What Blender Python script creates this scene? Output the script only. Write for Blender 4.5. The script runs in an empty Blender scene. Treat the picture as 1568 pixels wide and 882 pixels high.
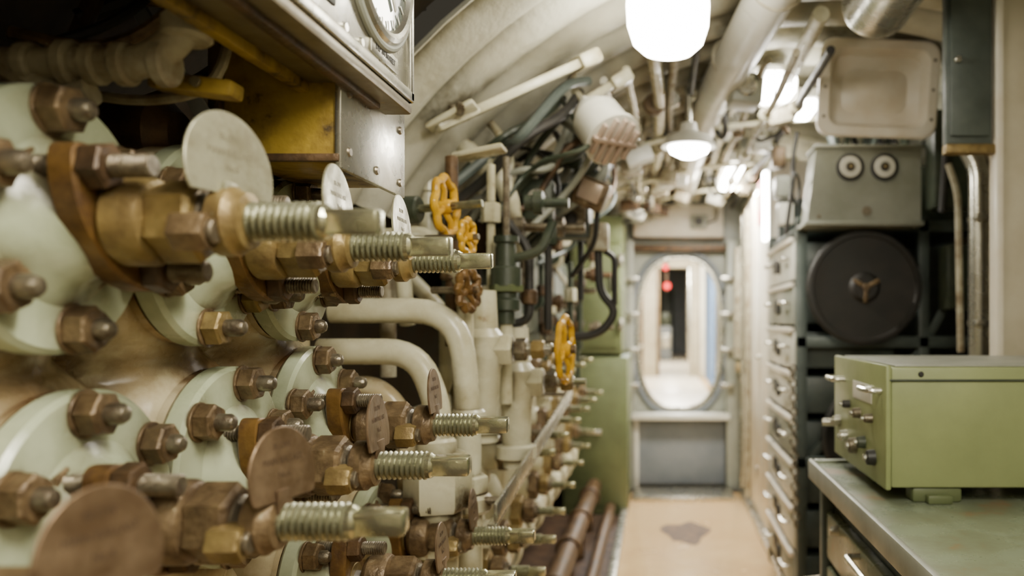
import bpy, bmesh, math, random
from mathutils import Vector, Matrix
random.seed(7)
V=Vector
# ------------------------------------------------------------------ materials
def mat(name,c1,c2=None,rough=.5,metal=0.,scale=12.,bump=.0,bscale=60.,lo=.4,hi=.65,c3=None,dirt_shade=None,dirt_shade_d=.04,coat=0.):
    m=bpy.data.materials.new(name); m.use_nodes=True
    nt=m.node_tree; N=nt.nodes; L=nt.links
    p=N['Principled BSDF']
    p.inputs['Roughness'].default_value=rough; p.inputs['Metallic'].default_value=metal
    p.inputs['Coat Weight'].default_value=coat
    tc=N.new('ShaderNodeTexCoord')
    if c2 is None: c2=tuple(x*.8 for x in c1)
    n=N.new('ShaderNodeTexNoise'); n.inputs['Scale'].default_value=scale; n.inputs['Detail'].default_value=7; n.inputs['Roughness'].default_value=.62
    L.new(tc.outputs['Object'],n.inputs['Vector'])
    r=N.new('ShaderNodeValToRGB'); L.new(n.outputs['Fac'],r.inputs['Fac'])
    r.color_ramp.elements[0].position=lo; r.color_ramp.elements[1].position=hi
    r.color_ramp.elements[0].color=(*c1,1); r.color_ramp.elements[1].color=(*c2,1)
    if c3:
        e=r.color_ramp.elements.new(min(.98,hi+.07)); e.color=(*c3,1)
    out=r.outputs['Color']
    if dirt_shade:
        ao=N.new('ShaderNodeAmbientOcclusion'); ao.samples=4; ao.inputs['Distance'].default_value=dirt_shade_d
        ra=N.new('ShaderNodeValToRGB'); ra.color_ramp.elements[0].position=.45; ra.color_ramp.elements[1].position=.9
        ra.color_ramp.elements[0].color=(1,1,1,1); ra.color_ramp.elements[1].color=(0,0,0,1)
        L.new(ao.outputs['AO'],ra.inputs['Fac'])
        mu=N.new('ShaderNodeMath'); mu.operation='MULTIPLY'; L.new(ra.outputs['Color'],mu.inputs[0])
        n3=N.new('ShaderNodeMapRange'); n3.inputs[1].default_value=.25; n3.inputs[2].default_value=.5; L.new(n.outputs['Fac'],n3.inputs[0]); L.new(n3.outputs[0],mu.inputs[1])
        mx=N.new('ShaderNodeMix'); mx.data_type='RGBA'; L.new(mu.outputs[0],mx.inputs[0]); L.new(out,mx.inputs[6]); mx.inputs[7].default_value=(*dirt_shade,1)
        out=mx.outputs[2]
    L.new(out,p.inputs['Base Color'])
    rr_=N.new('ShaderNodeMapRange'); rr_.inputs[1].default_value=.3; rr_.inputs[2].default_value=.7; rr_.inputs[3].default_value=max(.05,rough-.08); rr_.inputs[4].default_value=min(1,rough+.14)
    L.new(n.outputs['Fac'],rr_.inputs[0]); L.new(rr_.outputs[0],p.inputs['Roughness'])
    if bump>0:
        n2=N.new('ShaderNodeTexNoise'); n2.inputs['Scale'].default_value=bscale; n2.inputs['Detail'].default_value=4
        L.new(tc.outputs['Object'],n2.inputs['Vector'])
        b=N.new('ShaderNodeBump'); b.inputs['Strength'].default_value=bump; b.inputs['Distance'].default_value=.004
        L.new(n2.outputs['Fac'],b.inputs['Height']); L.new(b.outputs['Normal'],p.inputs['Normal'])
    return m
def emis(name,c,s):
    m=bpy.data.materials.new(name); m.use_nodes=True
    p=m.node_tree.nodes['Principled BSDF']; p.inputs['Base Color'].default_value=(*c,1)
    p.inputs['Emission Color'].default_value=(*c,1); p.inputs['Emission Strength'].default_value=s
    return m
MINT=mat('mint_paint',(.54,.60,.42),(.40,.45,.29),rough=.2,scale=9,bump=.35,bscale=25,c3=(.30,.22,.10),lo=.42,hi=.66,dirt_shade=(.09,.05,.018),dirt_shade_d=.03)
CREAM=mat('cream_paint',(.72,.64,.43),(.58,.44,.23),rough=.22,scale=7,bump=.4,bscale=22,c3=(.20,.10,.035),lo=.42,hi=.59,dirt_shade=(.08,.035,.01),dirt_shade_d=.07)
WHITEP=mat('white_pipe_paint',(.70,.68,.50),(.52,.48,.31),rough=.24,scale=10,bump=.35,bscale=30,c3=(.30,.20,.10),lo=.42,hi=.62,dirt_shade=(.08,.05,.018),dirt_shade_d=.05)
BROWN=mat('aged_bronze',(.105,.068,.036),(.24,.165,.085),rough=.40,metal=.35,scale=34,bump=.45,bscale=120,c3=(.46,.42,.27))
BROWND=mat('dark_rust',(.055,.033,.018),(.14,.08,.035),rough=.46,metal=.3,scale=22,bump=.45,bscale=90)
OCHRE=mat('ochre_bronze',(.31,.225,.085),(.16,.105,.04),rough=.38,metal=.4,scale=24,bump=.4,bscale=80,c3=(.36,.38,.25))
GLAND=mat('orange_gland',(.20,.11,.03),(.08,.04,.015),rough=.4,metal=.25,scale=25,bump=.4,bscale=80,c3=(.36,.25,.11))
STUD=mat('stud_steel',(.27,.235,.17),(.12,.09,.06),rough=.36,metal=.75,scale=50,bump=.3,bscale=200)
THREAD=mat('thread_steel',(.37,.37,.25),(.22,.22,.14),rough=.3,metal=.8,scale=40,bump=.2,bscale=200)
TIP=mat('square_tip_steel',(.66,.65,.46),(.40,.40,.25),rough=.2,metal=.9,scale=30,bump=.15)
STEEL=mat('brushed_steel',(.62,.61,.54),(.46,.44,.36),rough=.25,metal=.9,scale=15,bump=.05)
STEM=mat('grey_stem',(.50,.48,.46),(.33,.30,.27),rough=.33,metal=.6,scale=30)
TAGP=mat('pale_tag',(.42,.41,.29),(.25,.23,.15),rough=.36,metal=.5,scale=25,bump=.3)
TAGPT=mat('pale_tag_lettering',(.20,.18,.12),rough=.5)
TAGB=mat('brown_tag',(.14,.088,.05),(.24,.165,.10),rough=.36,metal=.55,scale=28,bump=.4)
TAGBT=mat('brown_tag_lettering',(.10,.065,.04),rough=.5,metal=.3)
HULLW=mat('hull_white',(.66,.65,.53),(.50,.48,.36),rough=.42,scale=5,bump=.7,bscale=45,dirt_shade=(.10,.085,.05),dirt_shade_d=.10)  # rib grooves darkened in the colour, as shade that flat lighting leaves out
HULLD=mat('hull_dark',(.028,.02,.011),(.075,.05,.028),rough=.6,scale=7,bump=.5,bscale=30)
YEL=mat('yellow_paint',(.72,.41,.015),(.50,.26,.012),rough=.28,scale=25,bump=.25,c3=(.2,.09,.02))
OCHP=mat('ochre_paint',(.38,.26,.035),(.24,.155,.025),rough=.42,scale=14,bump=.4,c3=(.05,.03,.012),lo=.43,hi=.56)
TANM=mat('tan_metal',(.22,.19,.12),(.14,.11,.06),rough=.34,metal=.4,scale=9,c3=(.30,.19,.05))
BLACK=mat('black_rubber',(.016,.016,.014),(.03,.026,.022),rough=.5)
DKGREEN=mat('dark_green',(.03,.042,.027),(.055,.065,.04),rough=.4,scale=14,bump=.2)
CABG=mat('cabinet_green',(.115,.14,.06),(.09,.11,.045),rough=.45,scale=6)
RACKG=mat('rack_greygreen',(.085,.105,.095),(.055,.07,.062),rough=.4,scale=8)
GREYG=mat('grey_green_box',(.31,.32,.27),(.23,.24,.19),rough=.42,scale=5)
BOXG=mat('radio_green',(.29,.33,.145),(.235,.27,.115),rough=.38,scale=4,bump=.08)
DESK=mat('desk_worn',(.22,.26,.18),(.17,.19,.12),rough=.26,scale=7,c3=(.23,.16,.08),lo=.4,hi=.58)
LINO=mat('lino_tan',(.72,.50,.25),(.54,.35,.16),rough=.18,scale=3,bump=.05)
FLOORD=mat('deck_dark',(.08,.045,.024),(.035,.022,.014),rough=.55)
WORN=mat('worn_patch',(.09,.06,.04),(.17,.11,.07),rough=.8,scale=20)
WALLW=mat('wall_white',(.82,.78,.68),(.70,.61,.47),rough=.33,scale=4)
WALLB=mat('wall_beige',(.52,.48,.36),(.42,.37,.26),rough=.45,scale=4)
GREYB=mat('grey_blue',(.17,.19,.21),(.22,.235,.25),rough=.5,scale=5)
DIRTYW=mat('dirty_white',(.43,.40,.29),(.22,.17,.10),rough=.5,scale=18,bump=.6,bscale=50,c3=(.09,.055,.025))
RED=mat('red_paint',(.7,.02,.02),rough=.4)
CURT=mat('blue_curtain',(.16,.24,.38),rough=.8)
GLASSD=mat('gauge_face',(.10,.13,.13),(.16,.19,.18),rough=.06,coat=1)
PLASW=mat('white_plastic',(.70,.69,.61),(.58,.56,.47),rough=.32,scale=4)
PINKG=mat('grille_pink',(.60,.48,.39),(.46,.34,.26),rough=.35,metal=.4)
GLOW=emis('lamp_glow',(1,.94,.80),26)
GLOW2=emis('lamp_glow_far',(1,.96,.87),48)
REDL=emis('red_lamp',(.9,.01,.01),.8)
# ------------------------------------------------------------------ builder
def frame(ax):
    ax=V(ax).normalized(); ref=V((0,0,1)) if abs(ax.z)<.9 else V((0,1,0))
    u=ref.cross(ax).normalized(); w=ax.cross(u).normalized(); return ax,u,w
def fillet(pts,rad,n=6):
    pts=[V(p) for p in pts]; out=[pts[0]]
    for i in range(1,len(pts)-1):
        a,b,c=pts[i-1],pts[i],pts[i+1]
        d1=(a-b); d2=(c-b); r=min(rad,d1.length*.49,d2.length*.49)
        s=b+d1.normalized()*r; e=b+d2.normalized()*r
        for k in range(n+1):
            t=k/n; out.append(s*(1-t)**2+b*2*t*(1-t)+e*t*t)
    out.append(pts[-1]); return out
class B:
    def __init__(s): s.v=[];s.f=[];s.m=[];s.mats=[]
    def mi(s,m):
        if m not in s.mats: s.mats.append(m)
        return s.mats.index(m)
    def add(s,vs,fs,m):
        o=len(s.v); s.v+= [tuple(v) for v in vs]; k=s.mi(m)
        for f in fs: s.f.append(tuple(i+o for i in f)); s.m.append(k)
    def lathe(s,o,ax,prof,m,seg=28,phase=0.):
        o=V(o); ax,u,w=frame(ax); vs=[];fs=[]
        for t,r in prof:
            for k in range(seg):
                a=2*math.pi*k/seg+phase
                vs.append(o+ax*t+(u*math.cos(a)+w*math.sin(a))*max(r,.0002))
        n=len(prof)
        for i in range(n-1):
            for k in range(seg):
                k2=(k+1)%seg
                fs.append((i*seg+k,i*seg+k2,(i+1)*seg+k2,(i+1)*seg+k))
        fs.append(tuple(range(seg-1,-1,-1))); fs.append(tuple((n-1)*seg+k for k in range(seg)))
        s.add(vs,fs,m)
    def cyl(s,a,b,r,m,seg=20,bev=None):
        a=V(a);b=V(b);d=(b-a).length; c=min(r*.15,d*.2) if bev is None else bev
        s.lathe(a,b-a,[(0,r-c),(c,r),(d-c,r),(d,r-c)],m,seg)
    def hex(s,o,ax,h,r,m,phase=0.):
        s.lathe(o,ax,[(0,r*.93),(h*.1,r),(h*.88,r),(h,r*.88)],m,6,phase)
        s.lathe(V(o),ax,[(0,r*.8),(h*1.02,r*.8)],m,18)
    def thread(s,a,b,r,m,pitch=.005,seg=22):
        a=V(a);b=V(b);d=(b-a).length;n=max(2,int(d/pitch));pr=[]
        for i in range(n):
            t=i*d/n; p=d/n
            pr+=[(t,r*.84),(t+p*.35,r),(t+p*.6,r)]
        pr.append((d,r*.8)); s.lathe(a,b-a,pr,m,seg)
    def tube(s,pts,r,m,seg=12,closed=False,fil=0,caps=True):
        if fil: pts=fillet(pts,fil)
        pts=[V(p) for p in pts]; n=len(pts); vs=[];fs=[]; u=None
        rs=r if isinstance(r,(list,tuple)) else [r]*n
        for i,p in enumerate(pts):
            if closed: t=(pts[(i+1)%n]-pts[i-1])
            else: t=pts[min(i+1,n-1)]-pts[max(i-1,0)]
            t=t.normalized() if t.length>1e-9 else V((0,0,1))
            if u is None: _,u,_w=frame(t)
            u=(u-t*u.dot(t)); u=u.normalized(); w=t.cross(u)
            for k in range(seg):
                a=2*math.pi*k/seg; vs.append(p+(u*math.cos(a)+w*math.sin(a))*rs[i])
        for i in range(n if closed else n-1):
            j=(i+1)%n
            for k in range(seg):
                k2=(k+1)%seg; fs.append((i*seg+k,i*seg+k2,j*seg+k2,j*seg+k))
        if not closed and caps:
            fs.append(tuple(range(seg-1,-1,-1))); fs.append(tuple((n-1)*seg+k for k in range(seg)))
        s.add(vs,fs,m)
    def ring(s,c,ax,R,r,m,n=40,seg=10,scal=0,nsc=8):
        c=V(c); ax,u,w=frame(ax)
        s.tube([c+(u*math.cos(2*math.pi*k/n)+w*math.sin(2*math.pi*k/n))*(R*(1+scal*math.cos(nsc*2*math.pi*k/n))) for k in range(n)],r,m,seg,closed=True)
    def box(s,c,sz,m,bev=.003,rot=(0,0,0),bseg=2):
        bm=bmesh.new(); bmesh.ops.create_cube(bm,size=1)
        for v in bm.verts: v.co=V((v.co.x*sz[0],v.co.y*sz[1],v.co.z*sz[2]))
        if bev>0: bmesh.ops.bevel(bm,geom=list(bm.edges),offset=min(bev,min(sz)*.45),segments=bseg,affect='EDGES',profile=.5)
        R=Matrix.Translation(V(c))@(rot if isinstance(rot,Matrix) else Matrix.Rotation(rot[2],4,'Z')@Matrix.Rotation(rot[1],4,'Y')@Matrix.Rotation(rot[0],4,'X'))
        bm.verts.ensure_lookup_table(); bm.normal_update()
        vs=[R@v.co for v in bm.verts]; fs=[tuple(v.index for v in f.verts) for f in bm.faces]; bm.free()
        s.add(vs,fs,m)
    def b2(s,x0,x1,y0,y1,z0,z1,m,bev=.003): s.box(((x0+x1)/2,(y0+y1)/2,(z0+z1)/2),(abs(x1-x0),abs(y1-y0),abs(z1-z0)),m,bev)
    def text(s,t,size,M,m):
        try:
            cu=bpy.data.curves.new('t','FONT'); cu.body=t; cu.size=size; cu.align_x='CENTER'; cu.align_y='CENTER'; cu.extrude=size*.03
            o=bpy.data.objects.new('t',cu); me=o.to_mesh()
            s.add([M@v.co for v in me.vertices],[tuple(p.vertices) for p in me.polygons],m)
            o.to_mesh_clear(); bpy.data.objects.remove(o); bpy.data.curves.remove(cu)
        except Exception as e: print('text',e)
    def wheel(s,c,ax,R,m,spokes=4,r=.01,scal=.05,nsc=8):
        c=V(c); a,u,w=frame(ax); s.ring(c,ax,R,r,m,n=64,scal=scal,nsc=nsc)
        for k in range(spokes):
            t=2*math.pi*k/spokes+.4; d=u*math.cos(t)+w*math.sin(t)
            s.tube([c-a*.004+d*R*.15,c+a*.004+d*R*.6,c+d*R],[r*.9,r*.7,r*.8],m,8)
        s.lathe(c-a*.014,a,[(0,R*.2),(.004,R*.26),(.022,R*.26),(.028,R*.2)],m,16)
        s.hex(c+a*.013,a,.012,R*.16,BROWN)
    def done(s,name,ang=32):
        me=bpy.data.meshes.new(name); me.from_pydata(s.v,[],s.f)
        for m in s.mats: me.materials.append(m)
        me.polygons.foreach_set('material_index',s.m)
        me.polygons.foreach_set('use_smooth',[True]*len(s.f))
        me.update(); me.validate()
        bm=bmesh.new(); bm.from_mesh(me); bmesh.ops.recalc_face_normals(bm,faces=bm.faces); bm.to_mesh(me); bm.free()
        try: me.set_sharp_from_angle(angle=math.radians(ang))
        except Exception as e: print(e)
        o=bpy.data.objects.new(name,me); bpy.context.scene.collection.objects.link(o); return o
X=V((1,0,0));Y=V((0,1,0));Z=V((0,0,1))
HC=(.55,.75);HR=1.5
def hullx(z): return HC[0]-math.sqrt(max(0,HR*HR-(z-HC[1])**2))
def hullz(x): return HC[1]+math.sqrt(max(0,HR*HR-(x-HC[0])**2))
# ------------------------------------------------------------------ shell
def hull(name,y0,y1,step,ribs,m,za=None,zb=None):
    b=B(); a0=math.asin(-.5); na=56
    angs=[math.pi-a0 - (math.pi-2*a0)*i/na for i in range(na+1)]
    ys=[];y=y0
    while y<y1-1e-6: ys.append(y); y+=step
    ys.append(y1); vs=[];fs=[]
    for y in ys:
        for a in angs:
            r=HR
            if ribs: r-=.06*abs(math.sin(math.pi*y/.21))**.6
            vs.append((HC[0]+r*math.cos(a),y,HC[1]+r*math.sin(a)))
    n=na+1
    kr=[k for k in range(na) if (za is None or k>=za) and (zb is None or k<zb)]
    for i in range(len(ys)-1):
        for k in kr: fs.append((i*n+k,i*n+k+1,(i+1)*n+k+1,(i+1)*n+k))
    b.add(vs,fs,m); o=b.done(name,60)
    bm=bmesh.new(); bm.from_mesh(o.data); bmesh.ops.delete(bm,geom=[v for v in bm.verts if not v.link_faces],context='VERTS'); bm.to_mesh(o.data); bm.free(); return o
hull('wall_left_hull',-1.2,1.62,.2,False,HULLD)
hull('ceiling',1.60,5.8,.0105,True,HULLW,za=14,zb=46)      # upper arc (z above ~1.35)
hull('wall_left_lower',1.60,5.8,.2,False,HULLD,zb=15)  # dark colour stands in for deep shade in the gaps behind the pipes
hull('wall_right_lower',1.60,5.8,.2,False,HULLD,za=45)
b=B(); b.b2(-.76,1.87,-1.2,5.8,-.05,0,FLOORD); b.done('floor')
b=B(); b.b2(-.20,.55,.0,5.55,.0,.008,LINO,.002)
b.b2(-.18,.50,5.30,5.62,.008,.03,STEEL,.004)
vs=[(.15+.13*math.cos(a)*(1+.25*math.sin(3*a)),4.5+.22*math.sin(a)*(1+.2*math.cos(5*a)),.0095) for a in [i*math.pi/12 for i in range(24)]]
b.add(vs,[tuple(range(24))],WORN); b.done('aisle_linoleum')
b=B(); b.b2(-.24,-.20,1.2,5.55,0,.04,STEEL); b.b2(.55,.585,2.2,5.6,0,.05,STEEL); b.done('trim_aisle_edges')
b=B(); vs=[];n=48
for k in range(n+1):
    a=math.radians(210)-math.radians(240)*k/n; vs.append((HC[0]+HR*math.cos(a),-1.2,HC[1]+HR*math.sin(a)))
b.add(vs,[tuple(range(len(vs)))],WALLB); b.done('wall_back')
b=B(); b.b2(1.15,1.18,-1.19,2.11,0,2.08,WALLB); b.b2(.905,1.18,2.12,2.16,0,2.17,WALLB,.004); b.b2(.895,.915,2.115,2.165,0,2.18,WALLW,.004); b.done('wall_right')
HX,HZ,HW,HH=.145,1.115,.305,.545
def oval(a,w,h,e=2.7):
    c,s_=math.cos(a),math.sin(a)
    return (HX+w*math.copysign(abs(c)**(2/e),c), HZ+h*math.copysign(abs(s_)**(2/e),s_))
def bulk(name,y,th,m,ox=0.,rad=HR,metal=STEEL):
    b=B(); n=96; inn=[];out=[]
    for k in range(n):
        a=2*math.pi*k/n; p=oval(a,HW,HH); d=V((p[0]-HX,p[1]-HZ)).normalized()
        t=0.
        while t<4:
            t+=.01; x=p[0]+d.x*t; z=p[1]+d.y*t
            if z<0 or (x-HC[0])**2+(z-HC[1])**2>rad*rad: break
        inn.append(p); out.append((x,max(z,0)))
    vs=[(p[0],y,p[1]) for p in inn]+[(p[0],y,p[1]) for p in out]+[(p[0],y+th,p[1]) for p in inn]+[(p[0],y+th,p[1]) for p in out]
    fs=[]
    for k in range(n):
        j=(k+1)%n; fs+= [(k,j,n+j,n+k),(2*n+k,3*n+k,3*n+j,2*n+j),(k,2*n+k,2*n+j,j),(n+k,n+j,3*n+j,3*n+k)]
    b.add(vs,fs,m); b.done(name,40)
    f=B()
    f.tube([(oval(2*math.pi*k/80,HW,HH)[0],y-.02,oval(2*math.pi*k/80,HW,HH)[1]) for k in range(80)],.018,metal,10,closed=True)
    f.tube([(oval(2*math.pi*k/80,HW+.035,HH+.035)[0],y-.008,oval(2*math.pi*k/80,HW+.035,HH+.035)[1]) for k in range(80)],.022,GREYB,8,closed=True)
    return f
f=bulk('wall_far_bulkhead',5.78,.06,GREYG)
f.b2(-.245,-.185,5.66,5.77,.0,1.78,GREYG,.01); f.b2(.475,.57,5.64,5.77,.0,1.78,GREYG,.012)
f.b2(-.245,.57,5.68,5.77,1.70,1.75,BROWND,.01); f.b2(-.2,.5,5.62,5.77,.50,.545,PLASW,.01)
f.b2(-.18,.47,5.73,5.775,.03,.49,GREYB,.006); f.b2(-.18,-.15,5.68,5.775,.0,.5,PLASW,.006)
for s_,x in ((1,-.225),(-1,.505)):
    for z in (.75,1.0,1.25,1.5): f.cyl((x,5.66,z),(x,5.60,z),.02,STEEL); f.box((x+s_*.03,5.60,z),(.09,.02,.03),STEEL)
f.done('hatch_frame')
b=B(); b.b2(-.19,.46,5.70,5.776,1.80,2.04,WALLW,.02); b.b2(-.20,.47,5.69,5.72,1.785,1.80,BROWND,.003)
b.b2(.22,.34,5.66,5.70,1.86,1.96,GREYG,.008); b.cyl((.28,5.66,1.91),(.28,5.64,1.91),.03,BLACK)
b.tube([(.34,5.68,1.9),(.40,5.66,1.92),(.42,5.66,2.04)],.008,BLACK,8); b.done('bulkhead_junction_panel')
# far compartment : raised deck, long narrow passage
b=B(); b.b2(-.7,1.0,5.85,17.5,.40,.46,LINO,0); b.b2(-.2,.5,5.87,17.4,.46,.47,WALLW,.002); b.done('floor_far_compartment')
b=B(); b.b2(-.7,1.0,5.85,17.5,2.3,2.36,WALLW,0); b.done('ceiling_far_compartment')
b=B(); b.b2(-.32,-.26,5.85,17.5,.46,2.3,WALLW)
for k in range(6):
    y=6.4+k*1.7; b.b2(-.27,-.20,y,y+.10,.46,2.3,(DIRTYW,OCHRE,BROWND)[k%3],.01); b.b2(-.265,-.225,y+.3,y+1.2,.9,1.9,(PLASW,STEEL,BROWN)[k%3],.01)
b.tube([(-.22,6.0,.9),(-.22,9.9,.9)],.015,STEEL,8); b.tube([(-.21,6.0,1.75),(-.21,9.9,1.75)],.02,BROWN,8)
b.done('wall_far_left')
b=B(); b.b2(.60,.66,5.85,17.5,.46,2.3,WALLW)
for k in range(6):
    y=6.9+k*1.7; b.b2(.53,.61,y,y+.12,.46,2.3,(BROWN,STEEL,PLASW)[k%3],.01)
b.done('wall_far_right')
b=B(); b.b2(-.32,.66,17.4,17.5,.46,2.3,GREYB); b.b2(.0,.3,17.3,17.4,.46,1.9,DKGREEN,.01); b.done('wall_far_end')
b=B(); b.b2(-.26,-.02,10.5,10.58,.46,2.29,WALLB,.01); b.b2(.40,.60,10.5,10.58,.46,2.29,WALLB,.01); b.b2(-.04,.0,10.47,10.59,.46,1.9,BROWN,.004); b.b2(.38,.42,10.47,10.59,.46,1.9,STEEL,.004); b.b2(-.02,.40,10.5,10.58,1.9,2.29,WALLB,.01); b.done('door_1')
b=B()
pts=[(.50+.02*math.sin(k*1.1),7.3+k*.03) for k in range(40)]
vs=[(x,y,z) for x,y in pts for z in (.6,1.95)]; b.add(vs,[(2*k,2*k+1,2*k+3,2*k+2) for k in range(39)],CURT)
b.tube([(.50,7.25,1.97),(.50,8.6,1.97)],.012,STEEL,8); b.cyl((.50,7.27,1.97),(.50,7.27,2.3),.01,STEEL,8); b.cyl((.50,8.55,1.97),(.50,8.55,2.3),.01,STEEL,8); b.done('bunk_curtain')
b=B(); b.b2(.0,.22,14.6,15.0,.47,1.1,GREYB,.02); b.b2(.03,.19,14.58,14.6,.7,.95,STEEL,.01); b.b2(.02,.20,14.65,14.95,1.1,1.35,DKGREEN,.03)
b.done('far_machinery_box')
b=B()
for x,z,r in ((.06,1.74,.032),(.075,1.55,.036)):
    b.cyl((x,8.0,z),(x,7.95,z),r,REDL); b.cyl((x,8.05,z),(x,8.0,z),r*1.2,BROWND); 
b.b2(.055,.085,8.05,8.06,1.5,2.3,BROWND,.002); b.done('red_signal_lamp')
def strip(name,x,y,z,w,l,m,e=0):
    b=B(); b.b2(x-w/2-.02,x+w/2+.02,y-l/2-.02,y+l/2+.02,z+.02,z+.08,PLASW,.01)
    b.box((x,y,z),(w,l,.05),m,.02); o=b.done(name); return o
strip('added_fill_lamp',.2,6.7,2.20,.25,.7,GLOW2); strip('added_fill_lamp',.15,9.4,2.20,.2,.8,GLOW2); strip('added_fill_lamp',.15,13,2.20,.2,.8,GLOW2)
# ------------------------------------------------------------------ manifold
TOPV=[(.73,1.30),(.975,1.30),(1.215,1.30)]
LOWV=[(.52,1.01),(.77,1.015),(1.03,1.022),(1.29,1.04)]
THV=[(1.03,.79),(1.29,.79),(1.55,.79)]
cen=[(y,z,.12) for y,z in TOPV]+[(y,z,.125) for y,z in LOWV]+[(y,z,.10) for y,z in THV]+[(.49,1.30,.12),(.77,.76,.11),(.51,.76,.11)]
b=B(); ny,nz=110,96; y0,y1,z0,z1=.15,1.60,.45,1.43; vs=[];fs=[]
for i in range(ny+1):
    y=y0+(y1-y0)*i/ny
    for j in range(nz+1):
        z=z0+(z1-z0)*j/nz; h=0.
        for cy,cz,R in cen:
            d=math.hypot(y-cy,z-cz); 
            if d<R+.085:
                t=min(1,max(0,(R+.085-d)/.10)); t=t*t*(3-2*t); h+=(t*.105)**4
        h=h**.25
        h=min(h,.112)
        e=min(1,(z1-z)/.03,(z-z0)/.03,(y1-y)/.03); e=max(0,e)**.5
        vs.append((-.685+h-.18*(1-e),y,z))
for i in range(ny):
    for j in range(nz): a=i*(nz+1)+j; fs.append((a,a+1,a+nz+2,a+nz+1))
b.add(vs,fs,CREAM)
b.b2(-.70,-.64,.2,1.55,.0,.5,CREAM,.02)
b.done('manifold_casting',60)
def valve(y,z,tip,Rf,tag,paint=MINT,ph=0.,nb=6,long=True,x0=-.575):
    b=B(); o=V((x0,y,z)); T=tag is TAGP
    def P(x,dy=0,dz=0): return V((x,y+dy,z+dz))
    b.lathe(P(x0-.03),X,[(0,Rf*.98),(.028,Rf*.98)],CREAM,56)
    b.lathe(P(x0),X,[(-.002,Rf-.004),(.003,Rf),(.022,Rf),(.027,Rf-.005),(.028,.078),(.034,.070),(.045,.056),(.060,.048),(.066,.040)],paint,56)
    rb=Rf-.022
    for k in range(nb):
        a=ph+2*math.pi*k/nb; p=P(x0+.026,rb*math.cos(a),rb*math.sin(a)); q=random.random()
        b.cyl(p,p+X*.004,.024,BROWN,20); b.hex(p+X*.003,X,.021,.0225,BROWN if q<.75 else OCHRE,phase=random.random())
        r=.0105; b.lathe(p+X*.022,X,[(0,r),(.010+.01*q,r),(.015+.01*q,r*.7),(.017+.01*q,r*.3)],STUD,16)
    gx=-.505
    ga=.25+ph*.3
    def R2(dy,dz): return (dy*math.cos(ga)-dz*math.sin(ga), dy*math.sin(ga)+dz*math.cos(ga))
    vs=[];n=40
    for xx,sc in ((gx-.013,.93),(gx-.010,1),(gx+.010,1),(gx+.013,.93)):
        for k in range(n):
            a=2*math.pi*k/n; cy,cz=math.cos(a),math.sin(a)
            w=.040*abs(cy)**.9*math.copysign(1,cy)*(1-.45*abs(cz)**2.2); h=.082*math.copysign(abs(cz)**.85,cz)
            dy,dz=R2(w*sc,h*sc); vs.append(P(xx,dy,dz))
    fs=[(i*n+k,i*n+(k+1)%n,(i+1)*n+(k+1)%n,(i+1)*n+k) for i in range(3) for k in range(n)]+[tuple(range(n)),tuple(3*n+k for k in range(n))]
    b.add(vs,fs,GLAND)
    for s_ in (1,-1):
        dy,dz=R2(0,.060*s_); p=P(-.553,dy,dz)
        b.thread(p,P(-.437,dy,dz),.0105,STUD,.0035,16)
        b.hex(P(gx+.012,dy,dz),X,.020,.021,BROWND,phase=.3*s_)
        b.hex(P(-.553,dy,dz),X,.012,.017,BROWN,phase=.5)
    b.cyl(P(x0+.05),P(-.44),.0145,STEM,24)
    b.lathe(P(gx-.02),X,[(0,.03),(.03,.03),(.034,.026)],OCHRE,28)
    t=tip; HM=OCHRE if T else BROWN
    # stem bushing, locking nut, label, collar, thread, square end (measured back from the tip)
    b.lathe(P(t-.240),X,[(0,.030),(.003,.036),(.010,.041),(.034,.041),(.040,.038),(.044,.030)],HM,40)
    b.hex(P(t-.197),X,.040,.0385,HM,phase=.35+random.random()*.3)
    b.lathe(P(t-.158),X,[(0,.026),(.004,.026),(.008,.020)],STUD,24)
    dy,dz=-.030,-.012
    b.hex(P(t-.168,dy,dz),X,.030,.019,BROWN if T else OCHRE,phase=.2); b.cyl(P(t-.14,dy,dz),P(t-.132,dy,dz),.011,STUD,16)
    Rt=.055 if T else .048; up=.046 if T else .044; tx_=-.136 if T else -.117
    M=Matrix.Translation(P(t+tx_,0,up))@Matrix.Rotation(math.radians(-12 if y<.8 else 4),4,'Z')@Matrix.Rotation(math.radians(-5),4,'Y')@Matrix.Rotation(math.radians(90),4,'Z')@Matrix.Rotation(math.radians(90),4,'X')
    n=56; prof=[(-.0015,Rt-.0008),(-.0008,Rt),(.0008,Rt),(.0015,Rt-.0008)]
    vs=[M@V((r*math.cos(2*math.pi*k/n),max(-.022,r*math.sin(2*math.pi*k/n)),h)) for h,r in prof for k in range(n)]
    fs=[(i*n+k,i*n+(k+1)%n,(i+1)*n+(k+1)%n,(i+1)*n+k) for i in range(3) for k in range(n)]+[tuple(range(n)),tuple(3*n+k for k in range(n))]
    b.add(vs,fs,tag)
    b.box(M@V((0,-.026,0)),(.003,.030,.03),tag,.001)
    for i,tx in enumerate(('BLOW','MAIN BALLAST','No.%d'%random.randint(1,6))):
        b.text(tx,.0085,M@Matrix.Translation((0,.030-.014*i,.0016)),TAGPT if T else TAGBT)
    b.lathe(P(t-.148),X,[(0,.026),(.004,.032),(.018,.032),(.022,.028),(.030,.026),(.032,.02)],HM,36)
    b.thread(P(t-.118),P(t-.052),.0185,THREAD,.0062,30)
    b.lathe(P(t-.054),X,[(0,.0165),(.006,.0165),(.010,.0135)],TIP,24)
    b.box(P(t-.023),(.050,.024,.024),TIP,.0035,rot=(.12,0,0))
    return b.done('manifold_valve')
for i,(y,z) in enumerate(TOPV): valve(y,z,-.257,.122,TAGP,ph=math.pi/2+(.15,-.1,.05)[i])
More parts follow.
